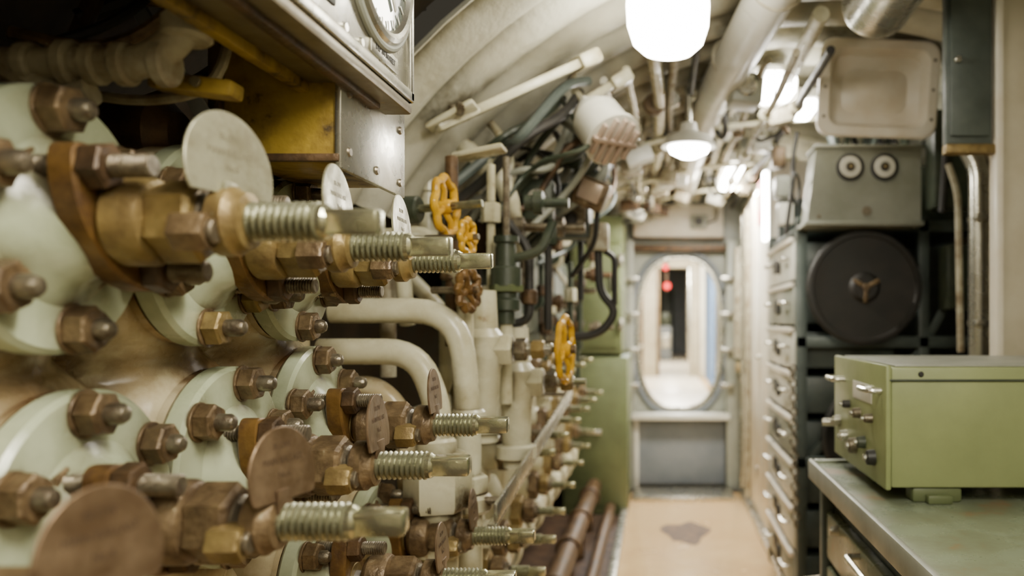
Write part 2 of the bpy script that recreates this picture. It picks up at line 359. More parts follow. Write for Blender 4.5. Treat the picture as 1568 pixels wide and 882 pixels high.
for i,(y,z) in enumerate(LOWV): valve(y,z,-.247,.128,TAGB,ph=math.pi/2+(.2,.1,-.15,.1)[i])
for i,(y,z) in enumerate(THV[1:]): valve(y,z,-.235-.01*i,.10,TAGB,ph=.3)
# ------------------------------------------------------------------ gauge box
b=B()
b.b2(-.455,-.37,.25,1.15,1.52,1.95,TANM,.006)
b.b2(-.375,-.364,.24,1.155,1.535,1.96,STEEL,.004)
b.b2(-.368,-.356,.24,1.158,1.524,1.54,STEEL,.003); b.b2(-.368,-.356,1.143,1.158,1.524,1.95,STEEL,.003)
b.b2(-.47,-.36,.25,1.16,1.508,1.524,TANM,.004)
b.b2(-.455,-.44,.3,1.1,1.495,1.51,OCHP,.003); b.b2(-.40,-.385,.3,1.1,1.50,1.51,BROWND,.003)
for yy in (1.03,.74):
    c=V((-.364,yy,1.685)); b.ring(c+X*.004,X,.105,.010,STEEL,n=64); b.ring(c+X*.003,X,.118,.006,GREYG,n=64); b.lathe(c-X*.002,X,[(0,.102),(.006,.102)],GLASSD,56)
    b.box(c+X*.007,(.002,.008,.15),PLASW,.0005,rot=(.7,0,0))
    for k in range(24):
        a=k*math.pi/12; b.box(c+X*.0055+V((0,.09*math.cos(a),.09*math.sin(a))),(.001,.003,.014),PLASW,0,rot=(a-math.pi/2,0,0))
MR=Matrix.Rotation(math.radians(90),4,'Z')@Matrix.Rotation(math.radians(90),4,'X')
b.b2(-.365,-.361,.80,.89,1.560,1.588,BLACK,.002)
b.text('AFT TRIM',.018,Matrix.Translation((-.3605,.845,1.574))@MR,STEEL)
b.b2(-.365,-.361,1.0,1.1,1.548,1.570,STEEL,.002); b.text('DEPTH IN FEET',.011,Matrix.Translation((-.3605,1.05,1.559))@MR,BLACK)
for yy in (.5,.92,.97,1.12): b.lathe((-.364,yy,1.548 if yy!=1.12 else 1.9),X,[(0,.006),(.003,.005)],STEEL,10)
b.tube([(-.41,1.15,1.9),(-.41,1.35,1.95)],.02,DIRTYW,10); b.b2(-.45,-.38,.5,.56,1.90,1.96,TANM,.003); b.b2(-.45,-.38,1.0,1.06,1.9,1.94,TANM,.003)
b.done('depth_gauge_box')
b=B(); b.b2(-.55,-.405,1.0,1.24,1.415,1.70,OCHP,.004); b.b2(-.406,-.398,.995,1.245,1.40,1.70,STEEL,.002)
for yy,zz in ((1.02,1.425),(1.12,1.42),(1.22,1.42),(1.22,1.5),(1.02,1.5)): b.lathe((-.398,yy,zz),X,[(0,.0065),(.003,.005)],STUD,12)
b.b2(-.56,-.40,.992,1.0,1.408,1.418,BROWND,.002); b.b2(-.56,-.545,.985,1.0,1.41,1.70,BROWND,.003)
b.done('ochre_junction_box')
b=B()
b.tube([(-.70,.80,1.467),(-.515,.80,1.467),(-.475,.80,1.50),(-.475,.82,1.60),(-.55,.85,1.70)],.0165,DIRTYW,16,fil=.03)
for x,r in ((-.64,.022),(-.60,.024),(-.575,.021),(-.545,.022),(-.505,.023)): b.cyl((x,.80,1.467),(x+.016,.80,1.467),r,DIRTYW,18)
b.tube([(-.66,.80,1.467),(-.60,.80,1.43),(-.57,.80,1.44)],.014,DIRTYW,10,fil=.02)
b.cyl((-.475,.80,1.49),(-.475,.802,1.515),.024,DIRTYW,18)
b.tube([(-.70,.86,1.52),(-.60,.87,1.50),(-.52,.88,1.56),(-.50,.88,1.70)],.008,BROWN,8,fil=.06)
b.tube([(-.68,.9,1.47),(-.58,.9,1.455),(-.5,.9,1.47),(-.47,.9,1.6)],.006,DIRTYW,8,fil=.05)
b.done('recess_pipe_run')
b=B()
b.box((-.60,.96,1.54),(.018,.008,.36),GREYB,.002,rot=(0,-.55,0)); b.box((-.68,.93,1.54),(.02,.01,.30),BROWND,.002,rot=(0,.4,0))
b.box((-.50,.86,1.462),(.09,.03,.018),OCHP,.004,rot=(0,.12,0)); b.cyl((-.49,.842,1.462),(-.49,.838,1.462),.006,TANM)
b.box((-.60,.98,1.62),(.24,.02,.05),OCHP,.004,rot=(0,.1,0)); b.box((-.56,1.30,1.50),(.26,.03,.04),BROWND,.004)
b.lathe((-.60,1.15,1.42),Z,[(0,.05),(.06,.05),(.09,.03),(.12,.03)],BROWND,20)
b.lathe((-.70,1.0,1.44),X,[(0,.05),(.08,.05),(.1,.03)],BROWND,20)
b.done('recess_brackets')
b=B()
for k in range(9):
    y=.75+k*.09; zz=1.5+random.random()*.2
    b.tube([(hullx(zz-.05)+.03,y,zz-.05),(-.62+random.random()*.05,y+.05,zz+.02*k*.3),(-.57,y+.12,zz+.12),(-.48,y+.16,zz+.16)],.006+.004*random.random(),random.choice([BLACK,BROWN,OCHRE,DIRTYW]),8,fil=.06)
b.done('recess_cables')
# ------------------------------------------------------------------ white pipes past the manifold
b=B(); b.tube([(-.70,1.70,1.23),(-.43,1.70,1.23),(-.408,1.70,1.03),(-.408,1.70,.80)],.027,WHITEP,22,fil=.10); b.cyl((-.408,1.70,1.02),(-.408,1.70,.98),.036,WHITEP,24); b.cyl((-.408,1.70,.80),(-.408,1.70,.84),.05,WHITEP,24); b.hex((-.408,1.70,.84),Z,.04,.042,WHITEP)
b.tube([(-.408,1.70,.80),(-.408,1.70,.5),(-.5,1.75,.42)],.03,WHITEP,16,fil=.05)
b.done('bent_water_pipe')
b=B(); b.tube([(-.70,1.64,1.145),(-.50,1.64,1.145),(-.448,1.62,1.03),(-.448,1.60,.93)],.027,WHITEP,22,fil=.09)
b.hex((-.440,1.58,.835),Z,.11,.066,WHITEP,phase=.25); b.lathe((-.440,1.58,.62),Z,[(0,.04),(.12,.04),(.13,.055),(.17,.055),(.18,.048),(.215,.048)],WHITEP,32)
b.cyl((-.440,1.58,.3),(-.440,1.58,.63),.045,WHITEP,24); b.cyl((-.446,1.59,.94),(-.446,1.59,.975),.040,WHITEP,24)
b.done('bent_water_pipe')
b=B(); b.tube([(-.639,2.2,1.45),(-.639,2.2,1.70),(-.57,2.2,1.71),(-.423,2.2,1.595),(-.40,2.25,1.40)],.027,WHITEP,20,fil=.07)
for p,q in (((-.639,2.2,1.56),(-.639,2.2,1.60)),((-.50,2.2,1.655),(-.47,2.2,1.632))): b.cyl(p,q,.034,WHITEP,20)
b.done('arched_vent_pipe')
b=B()
b.tube([(-.72,1.70,1.05),(-.60,1.68,1.08),(-.53,1.68,1.0),(-.53,1.68,.5)],.022,CREAM,14,fil=.06)
b.tube([(-.72,1.75,1.33),(-.5,1.78,1.35),(-.44,1.8,1.30),(-.44,1.8,.9)],.020,WHITEP,14,fil=.05)
b.tube([(-.70,1.9,1.4),(-.56,1.95,1.42),(-.50,2.0,1.3),(-.50,2.0,.8)],.024,WHITEP,14,fil=.05)
b.tube([(-.62,1.82,1.08),(-.62,1.82,1.34),(-.70,1.82,1.40)],.018,DIRTYW,14,fil=.05)
b.done('small_bore_pipes')
def stopvalve(y,x,z,tipx,R,wm,zs=.12,body=WHITEP,wheel=True,name='handwheel_valve',wax=(1,-.12,0)):
    b=B(); 
    b.lathe((x,y,z-zs-.1),Z,[(0,.034),(.02,.034),(.025,.052),(.055,.052),(.06,.036),(zs+.05,.040),(zs+.08,.050),(zs+.13,.050),(zs+.15,.034),(zs+.24,.030)],body,28)
    b.hex((x+.02,y,z),X,.05,.04,body); b.cyl((x-.06,y,z),(x+.02,y,z),.036,body,24)
    b.hex((x+.075,y,z),X,.03,.028,STUD,.3); b.cyl((x+.10,y,z),(tipx-.03,y,z),.015,STEEL,16); b.hex((x+.115,y,z),X,.03,.024,OCHRE,.1)
    b.thread((tipx-.06,y,z),(tipx,y,z),.009,THREAD,.004,14)
    if wheel: b.wheel((tipx,y,z),wax,R,wm,r=.008)
    return b.done(name)
stopvalve(1.90,-.42,1.14,-.225,.074,YEL)
stopvalve(2.06,-.37,1.05,-.19,.05,STUD,wheel=False,name='needle_valve')
b=B(); b.wheel((-.462,1.72,1.455),(.97,-.12,.05),.060,YEL,r=.009,scal=.07); b.cyl((-.54,1.73,1.45),(-.38,1.71,1.46),.009,THREAD,12); b.cyl((-.56,1.735,1.45),(-.52,1.73,1.45),.03,DKGREEN,18)
b.tube([(-.56,1.735,1.45),(-.57,1.76,1.35),(-.57,1.8,1.2)],.018,WHITEP,12,fil=.04)
b.wheel((-.405,1.68,1.385),(.97,-.2,0),.034,YEL,r=.007,scal=.1); b.cyl((-.5,1.70,1.385),(-.38,1.675,1.385),.007,STUD,10); b.done('yellow_handwheel')
b=B(); b.wheel((-.413,1.72,1.275),(.95,-.3,0),.040,GLAND,r=.009,scal=.12,nsc=10); b.cyl((-.50,1.75,1.275),(-.39,1.715,1.275),.008,STUD,10)
b.cyl((-.47,1.80,1.15),(-.47,1.80,1.58),.015,BROWND,12); b.cyl((-.47,1.80,1.30),(-.47,1.80,1.36),.026,BROWN,14); b.done('chain_handwheel')
b=B()
b.lathe((-.385,2.0,1.20),Z,[(0,.022),(.03,.022),(.035,.035),(.06,.035),(.065,.027),(.09,.027),(.095,.039),(.14,.039),(.145,.026),(.20,.024),(.205,.032),(.22,.032)],DKGREEN,24)
b.hex((-.385,2.0,1.28),Z,.02,.043,CABG); b.cyl((-.385,2.0,1.42),(-.385,2.0,1.62),.009,STUD,10); b.tube([(-.385,2,1.20),(-.385,2,1.0)],.016,WHITEP,12)
b.tube([(-.385,2.0,1.36),(-.30,2.0,1.38),(-.27,2.02,1.46)],.012,DKGREEN,10,fil=.03); b.done('reducing_valve')
def small_valve(y,z,tip,k):
    b=B(); bx=tip-.25
    b.lathe((bx,y,z-.18),Z,[(0,.04),(.08,.04),(.09,.058),(.12,.06),(.23,.06),(.26,.05),(.29,.034)],WHITEP,26)
    b.cyl((bx+.02,y,z),(bx+.09,y,z),.052,WHITEP,24); b.hex((bx+.085,y,z),X,.035,.053,BROWN if k%2 else OCHRE,.2)
    b.hex((bx+.125,y,z),X,.032,.038,OCHRE if k%2 else BROWN,.5); b.cyl((bx+.155,y,z),(bx+.17,y,z),.022,STUD,16); b.thread((bx+.16,y,z),(tip-.035,y,z),.015,THREAD,.005,16)
    b.box((tip-.02,y,z),(.045,.020,.020),TIP,.003)
    return b.done('bonnet_valve')
for k,y in enumerate((1.90,2.18,2.5,2.9,3.35,3.8,4.3)): small_valve(y,.61,-.275-.012*k,k)
for k,y in enumerate((2.35,2.7,3.1,3.5,3.9,4.3)): small_valve(y,.82,-.31,k+1)
for k,y in enumerate((2.6,3.0,3.4,3.8)): small_valve(y,1.02,-.32,k)
b=B(); b.tube([(-.55,1.7,.42),(-.55,4.8,.42)],.06,WHITEP,24); b.tube([(-.60,1.75,.95),(-.60,4.8,.95)],.045,WHITEP,20)
b.tube([(-.40,1.9,.20),(-.40,4.85,.20)],.045,BROWND,18); b.tube([(-.30,2.0,.07),(-.30,4.85,.07)],.03,BROWND,16)
for k in range(11):
    y=1.95+k*.26; b.tube([(-.60,y,.95),(-.57,y,.42)],.028,WHITEP,14); b.cyl((-.59,y,.80),(-.59,y,.84),.05,WHITEP,20); b.cyl((-.55,y-.02,.42),(-.55,y+.02,.42),.08,WHITEP,24)
    if k%2==0: b.tube([(-.60,y,.95),(-.52,y,1.05),(-.52,y,1.22),(-.62,y,1.32)],.02,WHITEP,12,fil=.05); b.cyl((-.40,y-.02,.20),(-.40,y+.02,.20),.06,BROWND,18); b.cyl((-.40,y,.20),(-.40,y,.0),.02,BROWND,10)
b.done('aft_pipe_manifold')
b=B(); b.box((-.328,2.28,.885),(.008,1.38,.04),STEEL,.002,rot=(math.radians(5.2),0,0)); b.box((-.335,2.28,.86),(.02,1.38,.008),STEEL,.001,rot=(math.radians(5.2),0,0))
for y,z in ((1.68,.83),(2.3,.885),(2.9,.94)): b.cyl((-.50,y,z),(-.33,y,z),.008,STUD,8)
b.done('steel_label_rail')
b=B(); b.lathe((-.30,2.0,.30),Z,[(0,.03),(.03,.03),(.035,.045),(.055,.045),(.06,.025),(.1,.02)],WHITEP,20); b.cyl((-.38,2.0,.38),(-.25,2.0,.38),.03,WHITEP,20); b.tube([(-.30,2,.3),(-.30,2,.10)],.02,WHITEP,12); b.done('drain_fitting')
b=B(); b.b2(-.55,-.235,4.95,5.6,1.0,1.68,CABG,.008); b.b2(-.44,-.235,4.95,5.6,1.68,1.86,CABG,.008); b.b2(-.53,-.26,4.94,4.955,1.04,1.66,CABG,.004)
b.b2(-.6,-.20,4.95,5.6,0,.98,CABG,.008); b.b2(-.58,-.23,4.94,4.955,.06,.94,CABG,.004)
for z in (1.15,1.55): b.b2(-.252,-.225,4.92,4.95,z,z+.07,STEEL,.003)
b.b2(-.50,-.36,4.92,4.94,.5,.53,STEEL,.003); b.b2(-.30,-.28,4.92,4.94,1.4,1.5,STEEL,.003)
b.done('green_cabinet')
b=B(); b.b2(-.70,-.52,2.55,4.7,1.12,1.52,DKGREEN,.01)
for k in range(5):
    y=2.58+k*.42; b.b2(-.525,-.505,y,y+.36,1.16,1.48,(RACKG,DKGREEN,BROWND)[k%3],.006); b.cyl((-.505,y+.3,1.3),(-.48,y+.3,1.3),.02,STUD,12)
b.b2(-.62,-.50,2.50,2.56,1.38,1.52,BROWND,.006)
b.done('switchgear_panel')
b=B(); b.b2(-.34,-.23,2.6,2.72,1.48,1.60,RACKG,.006); b.b2(-.33,-.24,2.59,2.60,1.49,1.59,STUD,.004); b.b2(-.24,-.17,2.62,2.70,1.44,1.53,DIRTYW,.005); b.cyl((-.285,2.59,1.54),(-.285,2.57,1.54),.02,BLACK)
b.tube([(-.205,2.66,1.44),(-.20,2.66,1.30),(-.14,2.66,1.24),(-.2,2.66,1.16),(-.33,2.66,1.15)],.014,BLACK,10,fil=.05); b.tube([(-.185,2.66,1.44),(-.15,2.66,1.42),(-.15,2.66,1.26)],.01,BLACK,8,fil=.03)
b.tube([(-.28,2.66,1.6),(-.26,2.7,1.75),(-.30,2.75,1.86)],.012,DIRTYW,10,fil=.08)
b.b2(-.40,-.31,2.3,2.38,1.50,1.62,DKGREEN,.008); b.cyl((-.355,2.30,1.56),(-.355,2.285,1.56),.028,STEEL,20); b.b2(-.45,-.36,2.5,2.58,1.62,1.70,BLACK,.006)
b.done('switch_box')
b=B()
for k in range(36):
    t=random.random(); y=2.1+t*.9; x0=-.64+random.random()*.22; z0=1.42+random.random()*.15
    p=[(x0,y,z0)]
    for j in range(3): p.append((x0+.10*(j+1)+random.uniform(-.05,.04),y+random.uniform(-.05,.15),z0+.08*(j+1)+random.uniform(-.08,.07)))
    p.append((-.22+random.uniform(-.08,.05),y+.2,min(1.90,z0+.38)))
    b.tube(p,random.choice([.007,.010,.014]),random.choice([BLACK,BLACK,BLACK,DKGREEN,DKGREEN,BROWND,DIRTYW,RACKG,GREYG]),8,fil=.09)
b.ring((-.42,2.35,1.58),(.7,-.7,.1),.09,.009,DIRTYW); b.ring((-.40,2.4,1.62),(.6,-.8,.1),.11,.006,BLACK)
b.done('cable_bundle')
b=B()
for k in range(44):
    y=2.0+random.random()*1.8; x=-.55+random.random()*.28; z=1.12+random.random()*.42
    if k%3==0: b.lathe((x,y,z),X,[(0,.02),(.02,.02),(.022,.03),(.045,.03),(.05,.012),(.11,.012)],random.choice([BROWND,STUD,DKGREEN]),14)
    elif k%3==1: b.hex((x,y,z),Z,.05,.025,random.choice([BROWND,WHITEP,DKGREEN])); b.cyl((x,y,z-.25),(x,y,z+.15),.011,random.choice([WHITEP,BLACK,STUD,DKGREEN]),10)
    else: b.tube([(x-.08,y,z),(x,y,z),(x,y,z+.2),(x-.08,y,z+.30)],.012,random.choice([WHITEP,DKGREEN,BLACK]),10,fil=.04); b.cyl((x,y,z+.05),(x,y,z+.09),.022,BROWND,14)
b.done('pipe_fittings_cluster')
b=B()
for (p,q,w) in (((-.50,1.95,1.70),(-.20,2.15,1.91),.055),((-.42,2.3,1.72),(-.12,2.4,1.93),.05)):
    p=V(p);q=V(q); d=q-p; c=(p+q)/2; M=d.to_track_quat('X','Z').to_matrix().to_4x4(); b.box(c,(d.length,w,.024),WHITEP,.006,rot=M); b.box(p,(.12,.07,.026),WHITEP,.01,rot=M); b.box(q,(.07,.08,.04),WHITEP,.01,rot=M); b.cyl(p+V((0,-.02,.01)),p+V((0,-.025,.03)),.012,STUD,12)
b.box((-.50,1.92,1.70),(.13,.07,.016),WHITEP,.02,rot=(0,-.5,0)); b.cyl((-.48,1.90,1.70),(-.47,1.89,1.725),.012,STUD)
b.box((-.42,1.86,1.60),(.12,.07,.014),WHITEP,.025,rot=(0,-.2,0))
b.done('hull_bracket')
b=B(); c=V((-.15,2.2,1.735)); ax=V((.42,-.45,-.62)).normalized()
b.lathe(c-ax*.09,ax,[(0,.03),(.005,.055),(.03,.064),(.035,.072),(.12,.074),(.125,.082),(.138,.082),(.14,.074)],PLASW,32)
a_,u_,w_=frame(ax)
M=Matrix((( u_.x,w_.x,a_.x,0),(u_.y,w_.y,a_.y,0),(u_.z,w_.z,a_.z,0),(0,0,0,1)))
b.lathe(c+ax*.045,ax,[(0,.070),(.004,.070)],BLACK,30)
for k in range(-2,3):
    l=2*math.sqrt(max(.0005,.072**2-(k*.028)**2)); b.box(c+ax*.056+u_*k*.028,(.013,l,.016),PINKG,.002,rot=M)
b.box(c+ax*.058+w_*.0,(.15,.014,.014),PINKG,.002,rot=M)
b.tube([c-ax*.07,c-ax*.12,(-.24,2.3,1.86),(-.26,2.4,hullz(-.26)-.07)],.014,WHITEP,12,fil=.04); b.box(c-ax*.10,(.05,.05,.06),PLASW,.008,rot=M)
b.done('slotted_loudspeaker')
b=B(); b.box((-.21,2.45,1.60),(.10,.07,.09),BROWN,.008,rot=(.2,.4,0)); b.box((-.21,2.41,1.60),(.07,.01,.06),PINKG,.004,rot=(.2,.4,0)); b.tube([(-.24,2.45,1.66),(-.3,2.5,1.75),(-.34,2.6,1.82)],.01,BLACK,8,fil=.04); b.tube([(-.19,2.45,1.57),(-.2,2.48,1.45),(-.28,2.55,1.35)],.008,BLACK,8,fil=.04); b.done('relay_box')
# ------------------------------------------------------------------ ceiling pipes
b=B()
for x,z,r,m in ((-.02,2.02,.022,WHITEP),(.05,2.07,.016,DIRTYW),(.12,2.08,.012,BLACK),(.30,2.12,.018,STEEL),(.36,2.08,.015,DIRTYW),(.47,2.10,.025,WHITEP),(-.10,1.96,.014,WHITEP),(-.14,1.91,.010,BLACK),(-.17,1.94,.012,STEEL),(.40,1.99,.012,DIRTYW),(.52,2.03,.014,BLACK)):
    yy=[2.3+random.random()*.4,5.75]; p=[V((x,yy[0],min(z,hullz(x)-.08-r)))]
    y=yy[0]
    while y<5.2:
        y+=.5; p.append(V((x+random.uniform(-.02,.02),y,min(z,hullz(x)-.08-r)+random.uniform(-.02,.005))))
    p.append(V((x,5.76,min(z,hullz(x)-.08-r)))); b.tube(p,r,m,12,fil=.1)
    for k in range(4):
        q=2.9+k*.7+random.random()*.3; b.cyl((x,q,p[0].z-.005),(x,q+.03,p[0].z-.005),r*1.6+.006,random.choice([WHITEP,BROWN,STEEL]),14)
for y in (3.4,4.3,5.1):
    b.tube([(-.25,y,1.90),(-.1,y,1.95),(.2,y,2.03),(.55,y,2.06),(.75,y,2.08)],.012,WHITEP,10)
b.done('overhead_pipes')
b=B(); b.tube([(.37,1.3,2.10),(.34,1.8,2.10),(.28,2.4,2.09),(.20,3.2,2.08),(.17,4.2,2.08),(.17,5.77,2.08)],.068,PLASW,24,fil=.3)
for y,x in ((1.6,.353),(2.1,.312),(2.7,.252)): b.ring((x,y,2.10),(-.1,1,0),.070,.008,DIRTYW,n=30)
b.done('lagged_pipe')
b=B()
for k in range(42):
    y=3.15+random.random()*2.4; x=random.uniform(-.2,.60); z=hullz(x)-.13-random.random()*.14
    if x>.0 and x<.45 : z=max(z,1.97)
    kx=random.random()
    if kx<.5: b.box((x,y,z),(.07+.05*random.random(),.09,.06),random.choice([PLASW,GREYG,BROWND,DIRTYW,PLASW]),.006,rot=(0,random.uniform(-.4,.4),0)); b.tube([(x,y,z+.03),(x+.02,y+.02,hullz(x)-.06)],.01,DIRTYW,8)
    else: b.tube([(x,y,hullz(x)-.07),(x+.02,y,z),(x+random.uniform(-.10,.10),y+.12,z-.02),(x+random.uniform(-.1,.1),y+.2,hullz(x)-.12)],random.choice([.008,.012]),random.choice([BLACK,DIRTYW,STEEL,BROWN,BLACK]),8,fil=.05)
b.done('overhead_fittings')
# lamps
b=B(); b.lathe((.02,1.9,2.09),-Z,[(0,.05),(.02,.11),(.05,.115),(.06,.105)],PLASW,36)
b.lathe((.02,1.9,2.04),-Z,[(0,.095),(.08,.100),(.13,.097),(.17,.084),(.192,.06),(.202,.025)],GLOW,36); b.done('globe_lamp')
b=B(); b.cyl((.11,3.0,1.93),(.11,3.0,2.10),.012,STEEL,12); b.lathe((.11,3.0,1.95),-Z,[(0,.03),(.03,.035),(.05,.08),(.085,.105),(.09,.103)],PLASW,32); b.lathe((.11,3.0,1.90),-Z,[(0,.06),(.03,.085),(.06,.07),(.08,.03)],GLOW2,24); b.done('pendant_lamp')
b=B(); b.box((.31,2.9,2.04),(.11,.14,.11),GREYG,.01,rot=(0,.1,.1)); b.cyl((.31,2.83,2.04),(.31,2.81,2.04),.035,STEEL); b.lathe((.42,3.0,2.15),-Z,[(0,.075),(.03,.08),(.04,.075)],PLASW,24); b.lathe((.42,3.0,2.12),-Z,[(0,.095),(.05,.092),(.08,.07),(.10,.02)],GLOW2,24)
for k in range(8):
    a=k*math.pi/4; b.tube([(.42+.10*math.cos(a),3+.10*math.sin(a),2.12),(.42+.095*math.cos(a),3+.095*math.sin(a),2.04),(.42,3,2.005)],.003,STEEL,6,fil=.02)
b.done('caged_lamp')
b=B(); b.box((.60,3.3,2.08),(.08,.2,.05),GLOW2,.02); b.box((.60,3.3,2.12),(.11,.24,.04),PLASW,.01); b.done('bulkhead_lamp')
b=B(); b.b2(.535,.56,4.10,4.17,1.62,1.98,GLOW2,.01); b.b2(.56,.585,4.08,4.19,1.58,2.0,PLASW,.006); b.done('added_wall_glow')  # added glowing strip, stands in for the brightly lit white wall
strip('added_fill_lamp',.42,4.7,2.05,.09,.7,GLOW2)
strip('added_fill_lamp',.25,.35,2.05,.14,.9,GLOW)
strip('added_fill_lamp',.45,-.7,2.0,.14,.7,GLOW)  # unseen lamp added behind the camera as fill
b=B(); b.lathe((.60,2.22,2.085),-Y,[(0,.085),(.01,.095),(.03,.098),(.05,.095),(.6,.095),(.61,.10),(.63,.10),(.64,.095),(2.2,.095)],STEEL,36)
b.b2(.59,.61,1.5,1.54,2.17,2.235,STEEL); b.done('ventilation_duct')
# ------------------------------------------------------------------ right side
b=B()
b.b2(.60,1.78,4.0,4.03,0,1.55,RACKG,.0); b.b2(.60,1.5,4.0,4.03,1.55,1.82,RACKG,.0)
for x in (.565,1.05): b.b2(x-.02,x+.02,3.16,3.20,0,1.62,RACKG,.003); 
b.b2(.545,.585,3.96,4.0,0,1.62,RACKG,.003); b.b2(1.3,1.34,3.16,3.20,0,1.62,RACKG,.003)
for z in (.08,.62,1.10,1.56): b.b2(.545,1.34,3.16,3.20,z,z+.045,RACKG,.003); b.b2(.56,1.34,3.2,3.98,z+.01,z+.03,RACKG,.002)
for p,q in (((1.07,3.18,1.14),(1.3,3.18,1.56)),((.6,3.19,.66),(1.04,3.19,1.08))):
    p=V(p);q=V(q); b.box((p+q)/2,((q-p).length,.02,.03),RACKG,.002,rot=(0,-math.atan2(q.z-p.z,q.x-p.x),0))
for k in range(8):
    z=.10+k*.182; b.b2(.54,.56,3.22,3.95,z,z+.155,PLASW if k%3 else GREYG,.006); b.b2(.56,.95,3.23,3.94,z+.005,z+.15,RACKG,.004)
    for yy in (3.35,3.82): b.tube([(.54,yy-.05,z+.09),(.510,yy-.05,z+.09),(.510,yy+.05,z+.09),(.54,yy+.05,z+.09)],.007,STEEL,8,fil=.012)
    b.b2(.525,.545,3.22,3.95,z+.15,z+.170,WALLW,.002); b.cyl((.54,3.58,z+.07),(.525,3.58,z+.07),.03,BLACK,16); b.b2(.535,.541,3.64,3.76,z+.05,z+.11,BLACK,.001)
b.done('equipment_rack')
b=B(); c=V((.79,3.10,1.335))
b.lathe(c,-Y,[(0,.215),(.004,.222),(.03,.222),(.036,.215),(.037,.20),(.030,.195),(.030,.06),(.04,.05),(.05,.045)],BLACK,56)
for k in range(3):
    a=.5+k*2.094; b.box(c+V((.028*math.cos(a),-.052,.028*math.sin(a))),(.06,.008,.016),BROWN,.003,rot=(0,-a,0))
b.cyl(c-Y*.05,c-Y*.062,.014,BROWN); b.cyl(c,c+Y*.07,.04,BLACK); b.done('cable_reel')
b=B(); c=V((.84,3.10,.76)); b.lathe(c,-Y,[(0,.205),(.004,.212),(.03,.212),(.036,.2),(.03,.19),(.03,.06),(.045,.05)],BLACK,48); b.cyl(c,c+Y*.07,.04,BLACK); b.done('cable_reel')
b=B()
vs=[(.555,3.0,1.575),(.985,3.0,1.575),(.985,3.15,1.575),(.555,3.15,1.575),(.59,3.0,1.86),(.985,3.0,1.86),(.985,3.15,1.86),(.59,3.15,1.86)]
b.add(vs,[(0,1,5,4),(1,2,6,5),(2,3,7,6),(3,0,4,7),(0,3,2,1),(4,5,6,7)],GREYG)
b.b2(.545,.995,2.99,3.16,1.565,1.582,GREYG,.004); b.b2(.58,.995,2.99,3.16,1.855,1.87,GREYG,.004)
for x in (.716,.845):
    c=V((x,3.0,1.785)); b.lathe(c,-Y,[(0,.052),(.012,.052),(.014,.046)],BLACK,32); b.lathe(c-Y*.014,-Y,[(0,.040),(.002,.038)],PLASW,28); b.lathe(c-Y*.016,-Y,[(0,.018),(.006,.016)],BLACK,20); b.lathe(c-Y*.02,-Y,[(0,.008),(.006,.006)],OCHRE,12)
b.lathe((.78,3.0,1.62),-Y,[(0,.018),(.01,.016)],STUD,20); b.lathe((.60,3.0,1.60),-Y,[(0,.008),(.005,.006)],STUD,10)
b.b2(.7,.9,3.15,3.2,1.6,1.85,RACKG); b.done('twin_dial_box')
def rr(w,h,r,n=8):
    o=[]
    for cx,cz,a0 in ((w-r,h-r,0),(-w+r,h-r,90),(-w+r,-h+r,180),(w-r,-h+r,270)):
        for k in range(n+1):
            a=math.radians(a0+90*k/n); o.append((cx+r*math.cos(a),cz+r*math.sin(a)))
    return o
b=B(); M=Matrix.Translation((.757,2.76,2.01))@Matrix.Rotation(math.radians(2),4,'Y')@Matrix.Rotation(math.radians(6),4,'X')
L_=[(.195,.155,.045,.08),(.205,.165,.05,.0),(.207,.167,.05,-.01),(.200,.160,.05,-.018),(.172,.132,.04,-.018),(.165,.125,.04,-.008),(.155,.115,.04,.030),(.115,.075,.04,.050),(.05,.035,.03,.020),(.02,.015,.01,.012)]
vs=[];n=36
for w,h,r,d in L_:
    for x,z in rr(w,h,r): vs.append(M@V((x,d,z)))
fs=[(i*n+k,i*n+(k+1)%n,(i+1)*n+(k+1)%n,(i+1)*n+k) for i in range(len(L_)-1) for k in range(n)]+[tuple(range(n)),tuple((len(L_)-1)*n+k for k in range(n))]
b.add(vs,fs,WALLW)
for sx in (-.186,.186):
    for sz in (-.1,0,.1): b.lathe(M@V((sx,-.018,sz)),-Y,[(0,.006),(.004,.004)],STUD,10)
b.b2(.72,.80,2.84,3.05,1.93,2.0,GREYG,.005); b.done('square_loudspeaker')
b=B(); b.b2(.768,.890,2.13,2.17,1.68,2.15,RACKG,.006); b.b2(.775,.88,2.118,2.132,1.70,2.13,RACKG,.004); b.b2(.765,.895,2.12,2.16,1.655,1.68,OCHRE,.003); b.cyl((.79,2.118,1.9),(.79,2.10,1.9),.008,STEEL,10); b.done('wall_locker')
b=B()
for x,r in ((1.075,.034),(1.125,.014),): b.tube([(x,2.68,0),(x,2.68,1.72),(x-.03,2.70,1.79)],r,STEEL if r>.02 else DIRTYW,16,fil=.04)
for z in (.9,1.2,1.55): b.box((1.09,2.67,z),(.09,.08,.02),STEEL,.004)
b.tube([(1.04,2.75,1.1),(1.03,2.75,1.65),(1.0,2.76,1.75)],.012,DIRTYW,10,fil=.05); b.done('riser_pipes')
b=B()
for k in range(16):
    x=.66+random.random()*.66; y=3.25+random.random()*.5; b.tube([(x,y,1.62),(x+random.uniform(-.08,.08),y,1.75),(x+random.uniform(-.1,.1),y,1.90),(x,y+.1,hullz(x)-.12)],random.choice([.01,.014,.02]),random.choice([BLACK,DKGREEN,RACKG,BLACK]),8,fil=.06)
b.b2(1.0,1.35,3.3,3.5,1.62,1.85,DKGREEN,.01); b.b2(1.1,1.28,3.05,3.15,1.25,1.5,DKGREEN,.01)
b.b2(1.0,1.25,2.9,3.0,1.62,1.98,DKGREEN,.01); b.tube([(1.02,2.88,1.60),(1.04,2.88,1.9),(1.1,2.9,2.0)],.012,BLACK,8,fil=.05)
